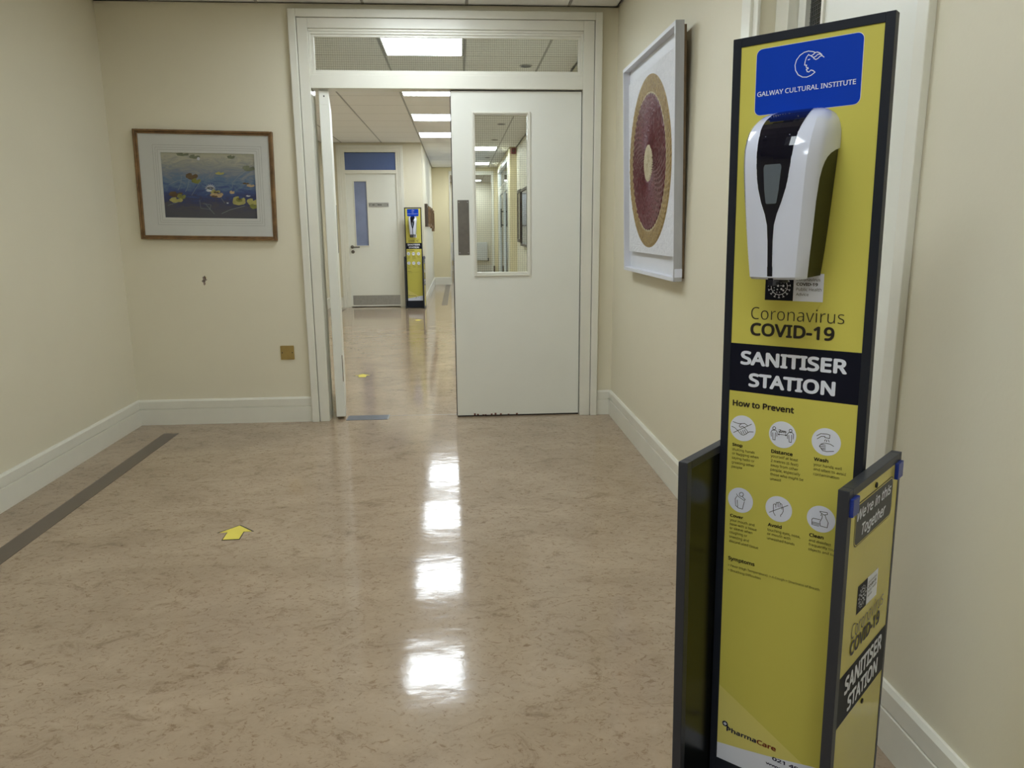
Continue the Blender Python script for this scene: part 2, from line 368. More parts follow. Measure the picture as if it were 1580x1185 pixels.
def boards(rows, xmin=-9, xmax=9):
    for a, b in zip(rows[:-1], rows[1:]):
        for i in range(6):
            x0 = max(XC[i], xmin); x1 = min(XC[i+1], xmax)
            if x1-x0 < .02: continue
            if any(i == l[0] and abs(l[1]-a) < .03 for l in LIGHTS): continue
            key = (round(x1-x0, 3), round(b-a, 3))
            if key not in _tm:
                o = MB().box(-key[0]/2+.009, key[0]/2-.009, -key[1]/2+.0055, key[1]/2-.0055, -.001, .016).build('ceiling_tile', 'tile', ce)
                _tm[key] = o.data
            else:
                o = bpy.data.objects.new('ceiling_tile', _tm[key]); C.objects.link(o); o.parent = ce
            o.location = ((x0+x1)/2, (a+b)/2, H)
        x0 = max(XL, xmin); x1 = min(XR, xmax)
        grid.box(x0, x1, b-.005, b+.005, H-.001, H+.006)
    for i in range(1, 6):
        if xmin < XC[i] < xmax: runner.box(XC[i]-.007, XC[i]+.007, rows[0], rows[-1], H-.0016, H+.005)
boards(yr); boards([r for r in YR2 if r < 7.2]); boards([r for r in YR2 if 7.18 < r < 7.8], -.53, XR); boards([r for r in YR2 if r > 7.7], -.53, .865)
boards([12.02, 12.6, 13.02, 13.6, 14.18, 14.8, 15.4, 16.2, 16.78, 17.2])
for yy in (7.19, 11.9, YB, YF): grid.box(XL if yy < 7.2 else -.53, XR if yy < 7.2 else .865, yy-.022 if yy != YB else yy, yy+.002 if yy != YB else yy+.02, H-.001, H+.006)
grid.box(XL, XL+.02, CAMY, 7.19, H-.001, H+.006).box(XR-.02, XR, CAMY, 7.9, H-.001, H+.006)
grid.build('cross_tees', 'tbar', ce); runner.build('main_runners', 'runner', ce)  # runners coloured darker to stand for the shadow gaps between boards
for i, a, b, lab in LIGHTS:
    cx = (XC[i]+XC[i+1])/2; cy = (a+b)/2; hx = (XC[i+1]-XC[i])/2-.012; hy = (b-a)/2-.012
    t = thing('ceiling_light', lab, 'ceiling light', (cx, cy, H))
    MB().box(-hx, -hx+.012, -hy, hy, -.004, .03).box(hx-.012, hx, -hy, hy, -.004, .03).box(-hx, hx, -hy, -hy+.012, -.004, .03).box(-hx, hx, hy-.012, hy, -.004, .03).build('light_frame', 'lampframe', t)
    MB().box(-hx+.012, hx-.012, -hy+.012, hy-.012, -.001, .02).build('diffuser', 'lamp' if a > 0 else 'lampfoyer', t)
for yy, lab in ((1.65, 'round ceiling vent disc seen through the transom pane'), (5.09, 'round ceiling disc highest in the door vision panel'),
                (6.8, 'round ceiling disc second from the top in the vision panel'), (9.64, 'round ceiling disc beyond the first light in the vision panel')):
    t = thing('ceiling_speaker', lab, 'ceiling speaker', (.573, yy, H))
    MB().cyl((0, 0), .052, -.008, .004, n=28).build('rim', 'tbar', t, bevel=.002)
    MB().cyl((0, 0), .040, -.010, .003, n=24).build('grille', 'framegrey', t)

# ---------------------------------------------------------------- main doorway: casing, head, transom light
XO0, XO1 = -.843, .770
tr = MB()
for x0, x1 in ((-.950, -.906), (.838, .881)): tr.box(x0, x1, -.020, YF, 0, 2.446)
tr.box(-.906, .838, -.020, YF, 2.402, 2.446)
t1 = struct(tr.build('trim_1', 'trim', bevel=.003), 'outer ivory casing around the double doorway', 'door casing')
tr = MB().box(-.903, XO0, -.008, YB+.02, 0, 2.40).box(XO1, .835, -.008, YB+.02, 0, 2.40).box(XO0, XO1, -.008, YB+.02, 2.345, 2.40)
tr.build('door_jamb', 'trim', t1, bevel=.002)
tb = MB().box(XO0, XO1, .002, .115, 2.330, 2.345).box(XO0, XO1, -.002, .11, 2.0172, 2.092)
tb.build('transom_bar', 'trim', t1, bevel=.003)
MB().box(-.93, -.86, .121, .135, 0, 2.44).box(.80, .88, .121, .135, 0, 2.44).box(-.86, .80, .1215, .1345, 2.38, 2.44).build('hall_casing', 'trim', t1)
wn = MB().frame(XO0, XO1, 2.092, 2.330, .014, .006, .05).frame(XO0+.014, XO1-.014, 2.104, 2.318, .016, .014, .03).build('window_1', 'trim', bevel=.002)
struct(wn, 'wide transom light of wired glass above the double doors', 'transom window')
GX0, GX1, GZ0, GZ1 = -.812, .740, 2.106, 2.304
MB().box(GX0-.01, GX1+.01, .030, .034, GZ0-.01, GZ1+.01).build('glass_pane', 'glass', wn)
def wires(x0, x1, z0, z1, y, parent, w=.0008):
    b = MB(); n = int((x1-x0)/.0127); 
    for i in range(1, n+1): b.box(x0+i*.0127-w/2, x0+i*.0127+w/2, y, y+w, z0, z1)
    for i in range(1, int((z1-z0)/.0127)+1): b.box(x0, x1, y-w*.2, y+w*.8, z0+i*.0127-w/2, z0+i*.0127+w/2)
    o = b.build('wire_mesh', 'wire', parent); o['kind'] = 'stuff'
wires(GX0, GX1, GZ0, GZ1, .0315, wn)

# left leaf, folded back into the hall
dl = thing('door_1', 'ivory fire door leaf folded back into the hall, seen edge-on at the left jamb', 'door', (-.805, .028, 0), math.radians(98.0), kind='structure')
MB().box(0, .79, -.057, 0, .018, 2.008).build('door_leaf', 'leaf', dl, bevel=.003)
MB().box(-.0015, .01, -.052, -.005, 1.93, 2.0075).build('pivot_plate', 'leaf', dl, bevel=.0008)
MB().cyl((-.030, 1.978), .0045, -.0025, .004, 'x', 14).build('pivot_screw', 'dark', dl)
MB().box(-.001, .01, -.056, -.052, .25, .42).build('chipped_edge', 'brown', dl)
MB().box(.69, .76, -.060, -.056, 1.04, 1.37).build('push_plate', 'push', dl, bevel=.001)

# right leaf, closed, with wired vision panel
dr = thing('door_2', 'closed ivory fire door leaf with a wired vision panel and steel push plate', 'door', (0, .045, 0), 0, kind='structure')
X0, X1 = -.026, .765
lf = MB().box(X0, .102, -.022, .022, .010, 2.010).box(.448, X1, -.022, .022, .010, 2.010).box(.102, .448, -.022, .022, .010, .922).box(.102, .448, -.022, .022, 1.886, 2.010)
lf.build('door_leaf', 'leaf', dr)
MB().frame(.096, .454, .908, 1.893, .013, -.030, .030).frame(.108, .442, .921, 1.881, .008, -.024, .024, wb=.012).build('glazing_bead', 'trim', dr, bevel=.003)
MB().box(.105, .446, -.003, .003, .92, 1.884).build('glass_pane', 'glass', dr)
wires(.112, .440, .93, 1.878, -.0005, dr)
MB().box(.001, .072, -.0245, -.021, 1.042, 1.375).build('push_plate', 'push', dr, bevel=.0008)
for zz in (1.055, 1.362):
    for xx in (.010, .063): MB().cyl((xx, zz), .003, -.0255, -.024, 'y', 10).build('screw', 'steel', dr)
MB().box(X0-.005, X0, -.020, .018, .01, 2.01).box(X0, X1+.004, -.006, .03, 2.010, 2.017).box(X1, X1+.005, -.006, .02, .0, 2.01).box(X0, X1, -.014, .02, .0006, .0105).build('gap_shade', 'dark', dr)  # dark strips added to colour in the shade of the gaps round the leaf
b = MB()
for x_ in (.08, .10, .135, .15, .19, .215, .25, .30, .355): b.box(x_, x_+.012, -.0228, -.02, .0095, .014+.004*(int(x_*1000) % 3))
b.build('paint_chips', 'chip', dr)
fpz = thing('floor_spring_plate', 'dull grey metal floor spring cover beside the folded-back door leaf', 'floor plate', (-.742, 0, 0))
MB().box(0, .262, .002, .122, -.004, .002).build('cover_plate', 'plate', fpz, bevel=.0006)
MB().box(.262, .270, .002, .122, -.004, .0022).build('end_strip', 'steel', fpz)

# far flush door at the hall end
dt = thing('door_3', 'ivory flush door with narrow blue vision panel and steel kick plate at the hall end', 'door', (0, 7.19, 0), 0, kind='structure')
MB().frame(-1.804, -.808, -.5, 2.443, .045, -.02, .0).frame(-1.759, -.853, -.5, 2.398, .03, -.010, .0).frame(-1.73, -.88, -.5, 2.385, .043, .0, .10).build('door_frame', 'trim', dt, bevel=.002)
MB().box(-1.69, -.90, -.004, .08, 2.03, 2.082).build('transom_bar', 'trim', dt, bevel=.002)
MB().box(-1.69, -.90, .02, .026, 2.08, 2.335).build('transom_pane', 'bluefilm', dt)
MB().box(-1.688, -1.575, .025, .069, .012, 2.03).box(-1.370, -.905, .025, .069, .012, 2.03).box(-1.575, -1.370, .025, .069, .012, .945).box(-1.575, -1.370, .025, .069, 1.925, 2.03).build('door_leaf', 'leaf', dt)
MB().frame(-1.580, -1.365, .94, 1.930, .014, .017, .075).build('glazing_bead', 'trim', dt, bevel=.002)
MB().box(-1.575, -1.37, .040, .046, .945, 1.925).build('glass_pane', 'palefilm', dt)
MB().box(-1.66, -.91, .0225, .026, .035, .185).build('kick_plate', 'steel', dt)
lv = MB().cyl((-1.635, .935), .026, .017, .026, 'y', 20).cyl((-1.635, .935), .010, -.03, .02, 'y', 12).box(-1.64, -1.515, -.035, -.018, .922, .942).build('lever_handle', 'push', dt, bevel=.002)
MB().cyl((-1.628, .860), .026, .015, .026, 'y', 20).cyl((-1.628, .860), .010, .008, .018, 'y', 12).build('lock_escutcheon', 'push', dt)
sg = MB().box(-1.355, -1.052, .018, .0255, 1.535, 1.600).build('sign_plate', 'steel', dt)
for xx in (-1.34, -1.067): MB().cyl((xx, 1.567), .007, .016, .019, 'y', 10).build('sign_screw', 'framegrey', dt)
mk = MB()
for x0, x1, z0, z1 in ((-1.298, -1.288, 1.560, 1.574), (-1.284, -1.274, 1.560, 1.574), (-1.270, -1.262, 1.561, 1.573), (-1.218, -1.204, 1.560, 1.576), (-1.201, -1.188, 1.561, 1.573), (-1.185, -1.173, 1.561, 1.573), (-1.170, -1.158, 1.561, 1.573)): mk.box(x0, x1, .0170, .0185, z0, z1)
mk.build('sign_marks', 'ink', sg)

# door recess in the right foyer wall
d4 = thing('door_4', 'ivory door with narrow wired glass in the right wall recess behind the near stand', 'door', (XR, 0, 0), 0, kind='structure')
cs = MB().box(-.020, 0, -2.172, -2.095, 0, 2.13).box(-.010, 0, -2.212, -2.172, 0, 2.10).box(-.018, 0, -3.156, -3.112, 0, 2.13).box(-.019, 0, -3.112, -2.172, 2.0605, 2.129)
cs.build('door_casing', 'trim', d4, bevel=.002)
MB().box(.052, .14, -2.300, -2.205, 0, 2.06).box(.052, .14, -3.105, -3.03, 0, 2.06).box(.052, .14, -3.03, -2.30, 2.00, 2.06).build('door_frame', 'trim', d4, bevel=.002)
MB().box(.085, .125, -2.352, -2.302, .01, 2.0).box(.085, .125, -3.028, -2.470, .01, 2.0).box(.085, .125, -2.470, -2.352, .01, .5).box(.085, .125, -2.47, -2.352, 1.95, 2.0).build('door_leaf', 'leaf', d4)
MB().box(.078, .09, -2.482, -2.468, .48, 1.96).build('glazing_bead', 'trim', d4)
MB().box(.100, .105, -2.470, -2.352, .5, 1.95).build('glass_pane', 'teal', d4)
b = MB()
for i in range(1, 115): b.box(.098, .0985, -2.47, -2.352, .5+i*.0127, .501+i*.0127)
for i in range(1, 10): b.box(.098, .0985, -2.352-i*.0127, -2.351-i*.0127, .5, 1.95)
o = b.build('wire_mesh', 'wire', d4); o['kind'] = 'stuff'
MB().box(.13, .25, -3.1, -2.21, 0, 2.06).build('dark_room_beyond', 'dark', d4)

# glazed screen in the corridor and lobby opening frame
d5 = thing('door_5', 'daylit glazed double door in the corridor side wall, seen in the vision panel', 'door', (.865, 0, 0), 0, kind='structure')
MB().box(-.022, .05, 8.13, 8.22, 0, 2.37).box(-.02, .05, 11.12, 11.2, 0, 2.37).box(-.021, .05, 8.22, 11.12, 2.30, 2.369).box(-.005, .05, 8.2, 11.15, 1.96, 2.02).build('screen_frame', 'trim', d5, bevel=.002)
for a, c in ((8.22, 9.64), (9.66, 11.12)):
    b = MB(); b.box(0, .04, a, a+.10, .01, 1.96).box(0, .04, c-.10, c, .01, 1.96).box(0, .04, a+.10, c-.10, .01, .30).box(0, .04, a+.10, c-.10, 1.86, 1.96)
    b.build('door_leaf', 'leaf', d5)
    MB().box(.018, .022, a+.10, c-.10, .30, 1.86).build('glass_pane', 'skyglass', d5)
MB().box(.018, .022, 8.22, 11.12, 2.02, 2.30).build('glass_pane', 'skyglass', d5)
MB().box(-.05, -.035, 9.70, 9.78, 1.22, 1.56).box(-.05, .0, 9.72, 9.76, 1.25, 1.27).box(-.05, .0, 9.72, 9.76, 1.50, 1.52).build('pull_handle', 'inner', d5)
lb = struct(MB().box(.742, .79, 11.87, 12.05, 0, 2.36).box(-.17, -.15, 11.88, 12.05, 0, 2.36).box(-.17, .79, 11.87, 12.05, 2.3605, 2.40).box(-.15, .742, 11.875, 12.045, 2.325, 2.3605).build('trim_2', 'trim', bevel=.002), 'white frame around the lobby opening at the corridor end', 'door frame')
MB().box(.765, .80, 11.85, 11.87, 0, .40).build('corner_board', 'brown', lb)
# ---------------------------------------------------------------- wall pieces in the foyer
bp = thing('blank_wall_plate', 'square brass blank wall plate low beside the doorway casing', 'wall plate', (-1.085, YF, .447))
MB().prism(rrect(-.042, .042, -.044, .044, .004), -.008, 0, 'y').build('plate', 'brass', bp, bevel=.0015)
for xx in (-.031, .031): MB().cyl((xx, 0), .0035, -.0095, -.007, 'y', 12).build('screw', 'framegrey', bp)

# floor arrows
AR = [(0, .078), (.073, .003), (.035, .003), (.035, -.078), (-.035, -.078), (-.035, .003), (-.073, .003)]
def arrow(x, y, rot, lab):
    t = thing('floor_arrow', lab, 'floor sticker', (x, y, 0), rot, 'yellow arrows stuck on the floor')
    MB().prism([(px*1.0, py) for px, py in AR][::-1], -.001, .0009).build('border', 'ink', t)
    s = .90; MB().prism([(px*s*(.965 if abs(px) > .05 else 1), (py-.004)*.91+.004-.001) for px, py in AR][::-1], .0005, .0014).build('arrow_face', 'arrow', t)
arrow(-.928, -1.800, math.radians(2), 'yellow floor arrow with dark outline, nearest, in the foyer before the doors')
arrow(-.822, 1.512, math.radians(3), 'yellow floor arrow just beyond the doorway left of its middle')
arrow(-.559, 5.38, math.radians(0), 'yellow floor arrow in front of the far sanitiser stand')

# water lily picture on the front wall
pc = thing('framed_picture', 'water lily watercolour in a slim golden oak frame, hung slightly askew', 'picture', (-1.489, YF, 1.463))
pc.rotation_euler = (0, math.radians(1.15), 0)
PW, PH = .400, .3165
MB().frame(-PW, PW, -PH, PH, .013, -.030, 0).frame(-PW+.013, PW-.013, -PH+.013, PH-.013, .011, -.024, 0).build('picture_frame', 'oak', pc, bevel=.003, seg=3)
sx0, sx1, sz0, sz1 = -.253, .287, -.187, .188
mtb = MB()
def ring(b, ox0, ox1, oz0, oz1, ix0, ix1, iz0, iz1, y, mi=0):
    O = [(ox0, oz0), (ox1, oz0), (ox1, oz1), (ox0, oz1)]; I = [(ix0, iz0), (ix1, iz0), (ix1, iz1), (ix0, iz1)]
    for i in range(4):
        j = (i+1) % 4; b.poly([(O[i][0], y, O[i][1]), (O[j][0], y, O[j][1]), (I[j][0], y, I[j][1]), (I[i][0], y, I[i][1])], mi)
mb_ = MB().box(-PW+.02, sx0-.004, -.016, -.003, -PH+.02, PH-.02).box(sx1+.004, PW-.02, -.016, -.003, -PH+.02, PH-.02).box(sx0-.004, sx1+.004, -.016, -.003, sz1+.004, PH-.02).box(sx0-.004, sx1+.004, -.016, -.003, -PH+.02, sz0-.004)
mo = mb_.build('picture_mat', 'mat', pc)
b = MB()
for d in (.016, .028, .042):
    ring(b, sx0-d-.0011, sx1+d+.0011, sz0-d-.0011, sz1+d+.0011, sx0-d, sx1+d, sz0-d, sz1+d, -.0163)
b.build('ruled_lines', 'matline', mo)
b = MB().frame(sx0-.005, sx1+.005, sz0-.005, sz1+.005, .005, -.0165, -.010); b.build('bevel_edge', 'bevel', mo)
pr = MB().box(sx0-.003, sx1+.003, -.010, -.006, sz0-.003, sz1+.003).build('painting', 'water', pc)
def W(cx, cy):
    l = 248+(cy-315)/565*42; r = 1078+(cy-315)/565*25
    return (sx0+(cx-l)/(r-l)*(sx1-sx0), sz1-(cy-318)/557*(sz1-sz0))
def blob(b, cx, cy, rx, ry, mi, y, n=16, notch=True, seed=0):
    rnd = random.Random(seed); pts = []
    for i in range(n):
        a = 2*PI*i/n; k = 1+.14*(rnd.random()-.5)*2
        if notch and i == 3: k = .25
        p = W(min(1100, cx+rx*k*math.cos(a)), cy-ry*k*math.sin(a)); p = (min(p[0], sx1-.001), p[1])
        pts.append((p[0], y, p[1]))
    b.poly(pts, mi)
lm = ['padgrey', 'padg', 'pady', 'padb', 'padp', 'flower', 'stem']
b = MB(); k = 0
for cx, cy, rx, ry, mi in ((440, 332, 58, 14, 0), (545, 350, 46, 18, 0), (872, 345, 36, 16, 0), (1030, 440, 55, 26, 0), (770, 487, 38, 13, 2),
                           (520, 515, 52, 28, 3), (560, 555, 46, 24, 1), (380, 672, 62, 26, 3), (430, 690, 40, 24, 1), (382, 722, 60, 22, 2),
                           (742, 672, 58, 24, 4), (728, 645, 44, 18, 2), (735, 650, 24, 9, 3), (878, 648, 22, 15, 4), (1045, 588, 34, 13, 4), (1000, 570, 30, 9, 3),
                           (935, 722, 60, 38, 2), (940, 712, 30, 18, 1), (945, 707, 14, 8, 3), (1060, 728, 50, 30, 2), (1068, 768, 34, 22, 1), (720, 685, 28, 10, 3)):
    k += 1; blob(b, cx, cy, rx, ry, mi, -.0102-.00006*k, seed=k)
for i in range(9):
    a = PI*(.02+i*.12); c = (686+8*math.cos(a), 622)
    tip = (c[0]+44*math.cos(a), c[1]-46*math.sin(a)); s_ = (c[0]+16*math.cos(a+.5), c[1]-18*math.sin(a+.5)); e_ = (c[0]+16*math.cos(a-.5), c[1]-18*math.sin(a-.5))
    b.poly([(W(*c)[0], -.0119, W(*c)[1]), (W(*e_)[0], -.0119, W(*e_)[1]), (W(*tip)[0], -.0119, W(*tip)[1]), (W(*s_)[0], -.0119, W(*s_)[1])], 5)
blob(b, 672, 637, 26, 9, 5, -.0120, notch=False, seed=50); blob(b, 583, 366, 13, 14, 5, -.0120, notch=False, seed=51); blob(b, 1022, 678, 20, 7, 5, -.0120, seed=52); blob(b, 838, 742, 9, 6, 5, -.0120, seed=53)
for ln, w in (([(320, 592), (400, 552), (478, 540)], .0016), ([(432, 510), (424, 590), (400, 640)], .0016), ([(500, 545), (484, 615), (466, 650)], .0018),
              ([(605, 540), (570, 600), (520, 680)], .0014), ([(1000, 462), (930, 515), (885, 565), (878, 610)], .0014), ([(885, 575), (1080, 578)], .0012),
              ([(640, 750), (720, 840)], .0016), ([(785, 835), (860, 800), (990, 765)], .0018), ([(780, 700), (812, 742)], .0014), ([(590, 720), (600, 790), (680, 800), (690, 760), (620, 750)], .0012),
              ([(310, 770), (400, 740)], .0014), ([(690, 490), (670, 540)], .0014)):
    b.ribbon([W(*p) for p in ln], w, -.0118, 6)
b.build('painted_lilies', lm, pr)['kind'] = 'stuff'
MB().box(-PW+.02, PW-.02, -.0195, -.0185, -PH+.02, PH-.02).build('glass_pane', 'clear', pc)

# circular artwork in a white box frame on the right wall
aw = thing('framed_artwork', 'round maroon and gold relief in a deep white box frame on the right wall', 'artwork', (XR, -1.018, .972))
aw.rotation_euler = (math.radians(1.65), 0, math.radians(-90))
WW, HH = .497, 1.057
MB().box(-WW+.012, WW-.012, -.014, 0, .012, HH-.014).build('backing_board', 'backing', aw)
MB().box(-WW+.01, WW-.01, -.0165, -.014, .01, HH-.01).build('back_panel', 'boxwhite', aw)
MB().frame(-WW, WW, 0, HH, .016, -.050, -.013).build('box_frame', ['greywash'], aw, bevel=.0012)
fr2 = MB()
ring(fr2, -WW+.001, WW-.001, .001, HH-.001, -WW+.0155, WW-.0155, .0155, HH-.0155, -.0506)
for x0, x1 in ((-WW+.0155, -WW+.0175), (WW-.0175, WW-.0155)): fr2.box(x0, x1, -.0504, -.0165, .016, HH-.016)
fr2.box(-WW+.016, WW-.016, -.0504, -.0165, .0155, .0175).box(-WW+.016, WW-.016, -.0504, -.0165, HH-.0175, HH-.0155)
fr2.build('white_lining', 'boxwhite', aw)
px0, px1, pz0, pz1 = -.425, .425, .105, .968
MB().prism(rrect(px0, px1, pz0, pz1, .006), -.035, -.031, 'y').build('textured_paper', 'paper', aw)
CZ = .537
def relief(name, mat, r0, r1, nr, na, amp, yb, parent, twist=.5, edge=.0025):
    b = MB(); rn = random.Random(nr)
    for i in range(nr+1):
        r = r0+(r1-r0)*i/nr; tw = .5*(i % 2)
        for j in range(na):
            a = 2*PI*(j+tw)/na
            h = amp*(((i//2+j) % 2)*(.35+.65*rn.random()) if 0 < i < nr else 0) + (edge if 0 < i < nr else 0)
            if i in (0, nr): h = 0
            b.v.append((r*math.cos(a), yb-h, CZ+r*math.sin(a)))
    for i in range(nr):
        for j in range(na):
            k = (j+1) % na; b.f.append((i*na+j, i*na+k, (i+1)*na+k, (i+1)*na+j)); b.m.append(0)
    return b.build(name, mat, parent)
relief('gold_ring', 'gold', .318, .402, 7, 170, .0028, -.0352, aw)
relief('maroon_disc', 'maroon', .082, .322, 22, 104, .0060, -.0358, aw)
b = MB().cyl((0, CZ), .324, -.0375, -.035, 'y', 72); b.build('ring_edge', 'cream', aw)
relief('cream_centre', 'cream', .002, .084, 8, 48, .002, -.0372, aw)
MB().prism(rrect(-.017, .017, .018, .055, .003), -.0004, .0008, 'y').build('side_sticker', 'white', aw, loc=(WW+.0004, -.030, 0), rotz=PI/2)

# framed pictures in the hall
def small_frame(lab, x, y, z0, z1, w, rz, fm, pm, d=.025, fw=.03, grp=None):
    t = thing('picture_frame', lab, 'picture', (x, y, z0), rz, grp)
    h = z1-z0
    MB().frame(-w/2, w/2, 0, h, fw, -d, 0).build('frame', fm, t, bevel=.002)
    MB().box(-w/2+fw*.7, w/2-fw*.7, -d*.55, -.002, fw*.7, h-fw*.7).build('print', pm, t)
    MB().box(-w/2+fw*.8, w/2-fw*.8, -d*.75, -d*.7, fw*.8, h-fw*.8).build('glass_pane', 'clear', t)
G = 'small wooden frames along the corridor wall'
for lab, yy, z0, z1, w, fm in (('dark-framed picture nearest on the corridor wall, first of the row', 8.0, 1.235, 1.60, .34, 'darkwood'),
        ('oak-framed picture second along the corridor wall', 8.75, 1.235, 1.585, .42, 'oak'), ('oak-framed picture in the middle of the corridor row', 9.55, 1.24, 1.59, .46, 'oak'),
        ('oak-framed picture fourth along the corridor wall', 10.35, 1.21, 1.59, .46, 'oak'), ('oak-framed picture hung lowest, last of the corridor row', 11.25, 1.15, 1.57, .55, 'oak')):
    small_frame(lab, -.53, yy, z0, z1, w, PI/2, fm, 'photo', .045, .05, G)
small_frame('tall dark-framed picture furthest along the hall right wall', XR, 7.22, .985, 1.785, .52, -PI/2, 'darkwood', 'pale', .03, .05)
small_frame('dark-framed glazed picture nearer along the hall right wall, its pale print standing for a bright reflection', XR, 6.1, .945, 1.755, 1.05, -PI/2, 'darkwood', 'pale', .05, .035)  # bright reflection in the glass is put into the print colour
small_frame('dark-framed notice board on the lobby end wall left of the radiator', .12, 17.2, 1.25, 2.18, .50, 0, 'darkwood', 'pale', .03, .04)
al = thing('fire_sounder', 'small red fire sounder high on the narrow pier', 'alarm', (.925, 7.9, 2.425))
MB().prism(rrect(-.037, .037, -.045, .045, .008), -.055, 0, 'y').build('sounder_case', 'red', al, bevel=.003)
MB().cyl((0, 0), .022, -.058, -.055, 'y', 18).build('sounder_grille', 'darkwood', al)
rd = thing('radiator', 'white panel radiator on the lobby end wall', 'radiator', (.32, 17.195, .30))
b = MB().box(-.55, .52, -.09, -.03, 0, .51); b.build('panel', 'radiator', rd, bevel=.008)
b = MB()
for i in range(34): b.box(-.54+i*.031, -.525+i*.031, -.0935, -.089, .02, .49)
o = b.build('panel_flutes', 'radiator', rd)
MB().box(.525, .555, -.075, -.045, -.02, .07).build('valve', 'framegrey', rd); MB().box(-.4, -.36, -.03, 0, .4, .44).build('bracket', 'radiator', rd); MB().box(.3, .34, -.03, 0, .4, .44).build('bracket', 'radiator', rd)

# poster artwork outlines, in metres on the poster face
LOGO = [[(.1396,1.4781),(.136,1.4799),(.129,1.4817),(.1222,1.4808),(.1154,1.4772),(.1101,1.4707),(.1081,1.4629),(.1095,1.4547),(.1141,1.4473),(.1214,1.4427),(.1285,1.4417),(.1353,1.4437),(.1413,1.4475),(.138,1.4505),(.1346,1.4518),(.1315,1.4493),(.1287,1.4502),(.1271,1.4539),(.1303,1.4548),(.129,1.4566),(.1277,1.4561),(.1263,1.4585),(.1274,1.4604),(.1239,1.4609),(.1244,1.4659),(.1261,1.4722),(.1296,1.4766)],[(.1291,1.4682),(.1318,1.4689)],[(.1301,1.4756),(.1336,1.4737),(.137,1.4752),(.1396,1.4774),(.143,1.4782),(.1472,1.4762),(.1507,1.4731)],[(.1344,1.473),(.1379,1.4704),(.1413,1.4719),(.1439,1.4741),(.1473,1.4745),(.1508,1.4723)],[(.138,1.4691),(.1416,1.4669),(.1449,1.4681),(.1481,1.4709),(.1515,1.4713),(.1544,1.4686)]]
ICONS = [[[(.0238,.8413),(.0339,.8391),(.0411,.8399)],[(.0257,.8202),(.0601,.8416)],[(.0403,.8395),(.0369,.8361),(.0365,.8336),(.039,.8324),(.0429,.8346),(.0461,.8335),(.0523,.8273),(.0537,.8243),(.0568,.8264),(.0638,.8272)],[(.0411,.8399),(.0466,.841),(.0523,.8376)],[(.0215,.8318),(.0278,.8299),(.0344,.8245),(.0411,.8183),(.0452,.8181),(.0491,.82),(.0537,.8243)],[(.0393,.8252),(.0427,.8197)],[(.0432,.8271),(.0467,.8203)],[(.0463,.8287),(.0503,.8225)]],[[(.1053,.841),(.1049,.8392),(.1036,.838),(.1019,.8378),(.1005,.8386),(.0999,.8401),(.1004,.8418),(.1017,.843),(.1033,.8433),(.1047,.8425),(.1053,.841)],[(.0981,.8242),(.0972,.8327),(.0995,.8365),(.1058,.8368),(.1084,.8341),(.1082,.8259)],[(.1003,.8316),(.1014,.8185),(.1052,.8184),(.1053,.8324)],[(.1352,.8406),(.1348,.8389),(.1335,.8377),(.1319,.8375),(.1305,.8383),(.1299,.8398),(.1303,.8415),(.1316,.8427),(.1332,.8429),(.1346,.8422),(.1352,.8406)],[(.1277,.8244),(.127,.8327),(.1295,.8365),(.1357,.8369),(.1382,.8337),(.138,.8253)],[(.1297,.8316),(.131,.8187),(.1348,.8186),(.1349,.8325)],[(.1107,.8301),(.1256,.8307)],[(.1124,.8317),(.1104,.8301),(.1123,.8288)],[(.1238,.8319),(.1259,.8307),(.1239,.8292)]],[[(.1786,.8382),(.1856,.8432),(.1967,.8438),(.2007,.8429),(.2006,.8367),(.1927,.8369),(.1926,.839),(.1866,.8385),(.1799,.8329)],[(.1936,.8336),(.1924,.8304)],[(.196,.8335),(.1959,.8299)],[(.1984,.834),(.2003,.8302)],[(.2083,.8237),(.2019,.8268),(.1922,.8269),(.1867,.8242),(.1841,.82),(.1871,.8168),(.1902,.8128),(.1972,.8122),(.2089,.8148)],[(.1875,.8236),(.1944,.8237)],[(.1855,.8203),(.1946,.8207)],[(.1864,.8174),(.1948,.8178)],[(.1889,.8153),(.195,.8151)]],[[(.0499,.7013),(.0492,.6987),(.0472,.6967),(.0447,.6962),(.0425,.6973),(.0417,.6995),(.0424,.7022),(.0444,.7041),(.0469,.7046),(.049,.7036),(.0499,.7013)],[(.036,.6998),(.0387,.6957),(.052,.6892),(.0537,.6921),(.048,.6961)],[(.0367,.6947),(.0337,.6887),(.0353,.6753),(.0385,.6739)],[(.038,.6876),(.0396,.672),(.049,.6716),(.0521,.6875)]],[[(.1124,.6732),(.1088,.6785),(.1081,.6938),(.1099,.6956),(.1123,.6947),(.113,.6893)],[(.1128,.6938),(.1131,.698),(.115,.7),(.1164,.6987),(.117,.6911)],[(.1168,.6992),(.1184,.7012),(.1202,.6999),(.1206,.6915)],[(.1207,.6976),(.1224,.6988),(.1238,.6973),(.1243,.6882)],[(.1264,.6918),(.1268,.6847),(.1247,.6791),(.1225,.6766),(.1225,.6735)],[(.101,.6771),(.1349,.6982)]],[[(.192,.6998),(.2046,.7003),(.2053,.6969),(.1995,.6946),(.1934,.6977),(.192,.6998)],[(.1968,.694),(.1963,.6879),(.1931,.6802),(.1941,.6725),(.2062,.6719),(.2075,.6817),(.2035,.6886),(.2013,.6944)],[(.1953,.6962),(.1942,.692)],[(.1929,.6841),(.181,.6843),(.1789,.6818),(.1795,.6719),(.1918,.6715)],[(.1792,.6769),(.1924,.6765)],[(.1797,.6746),(.1922,.674)]]]
CIRC = [((.0434,.831),.0249),((.1182,.8303),.0249),((.1951,.8294),.025),((.0442,.6883),.0252),((.1181,.6872),.0248),((.1946,.6855),.0248)]
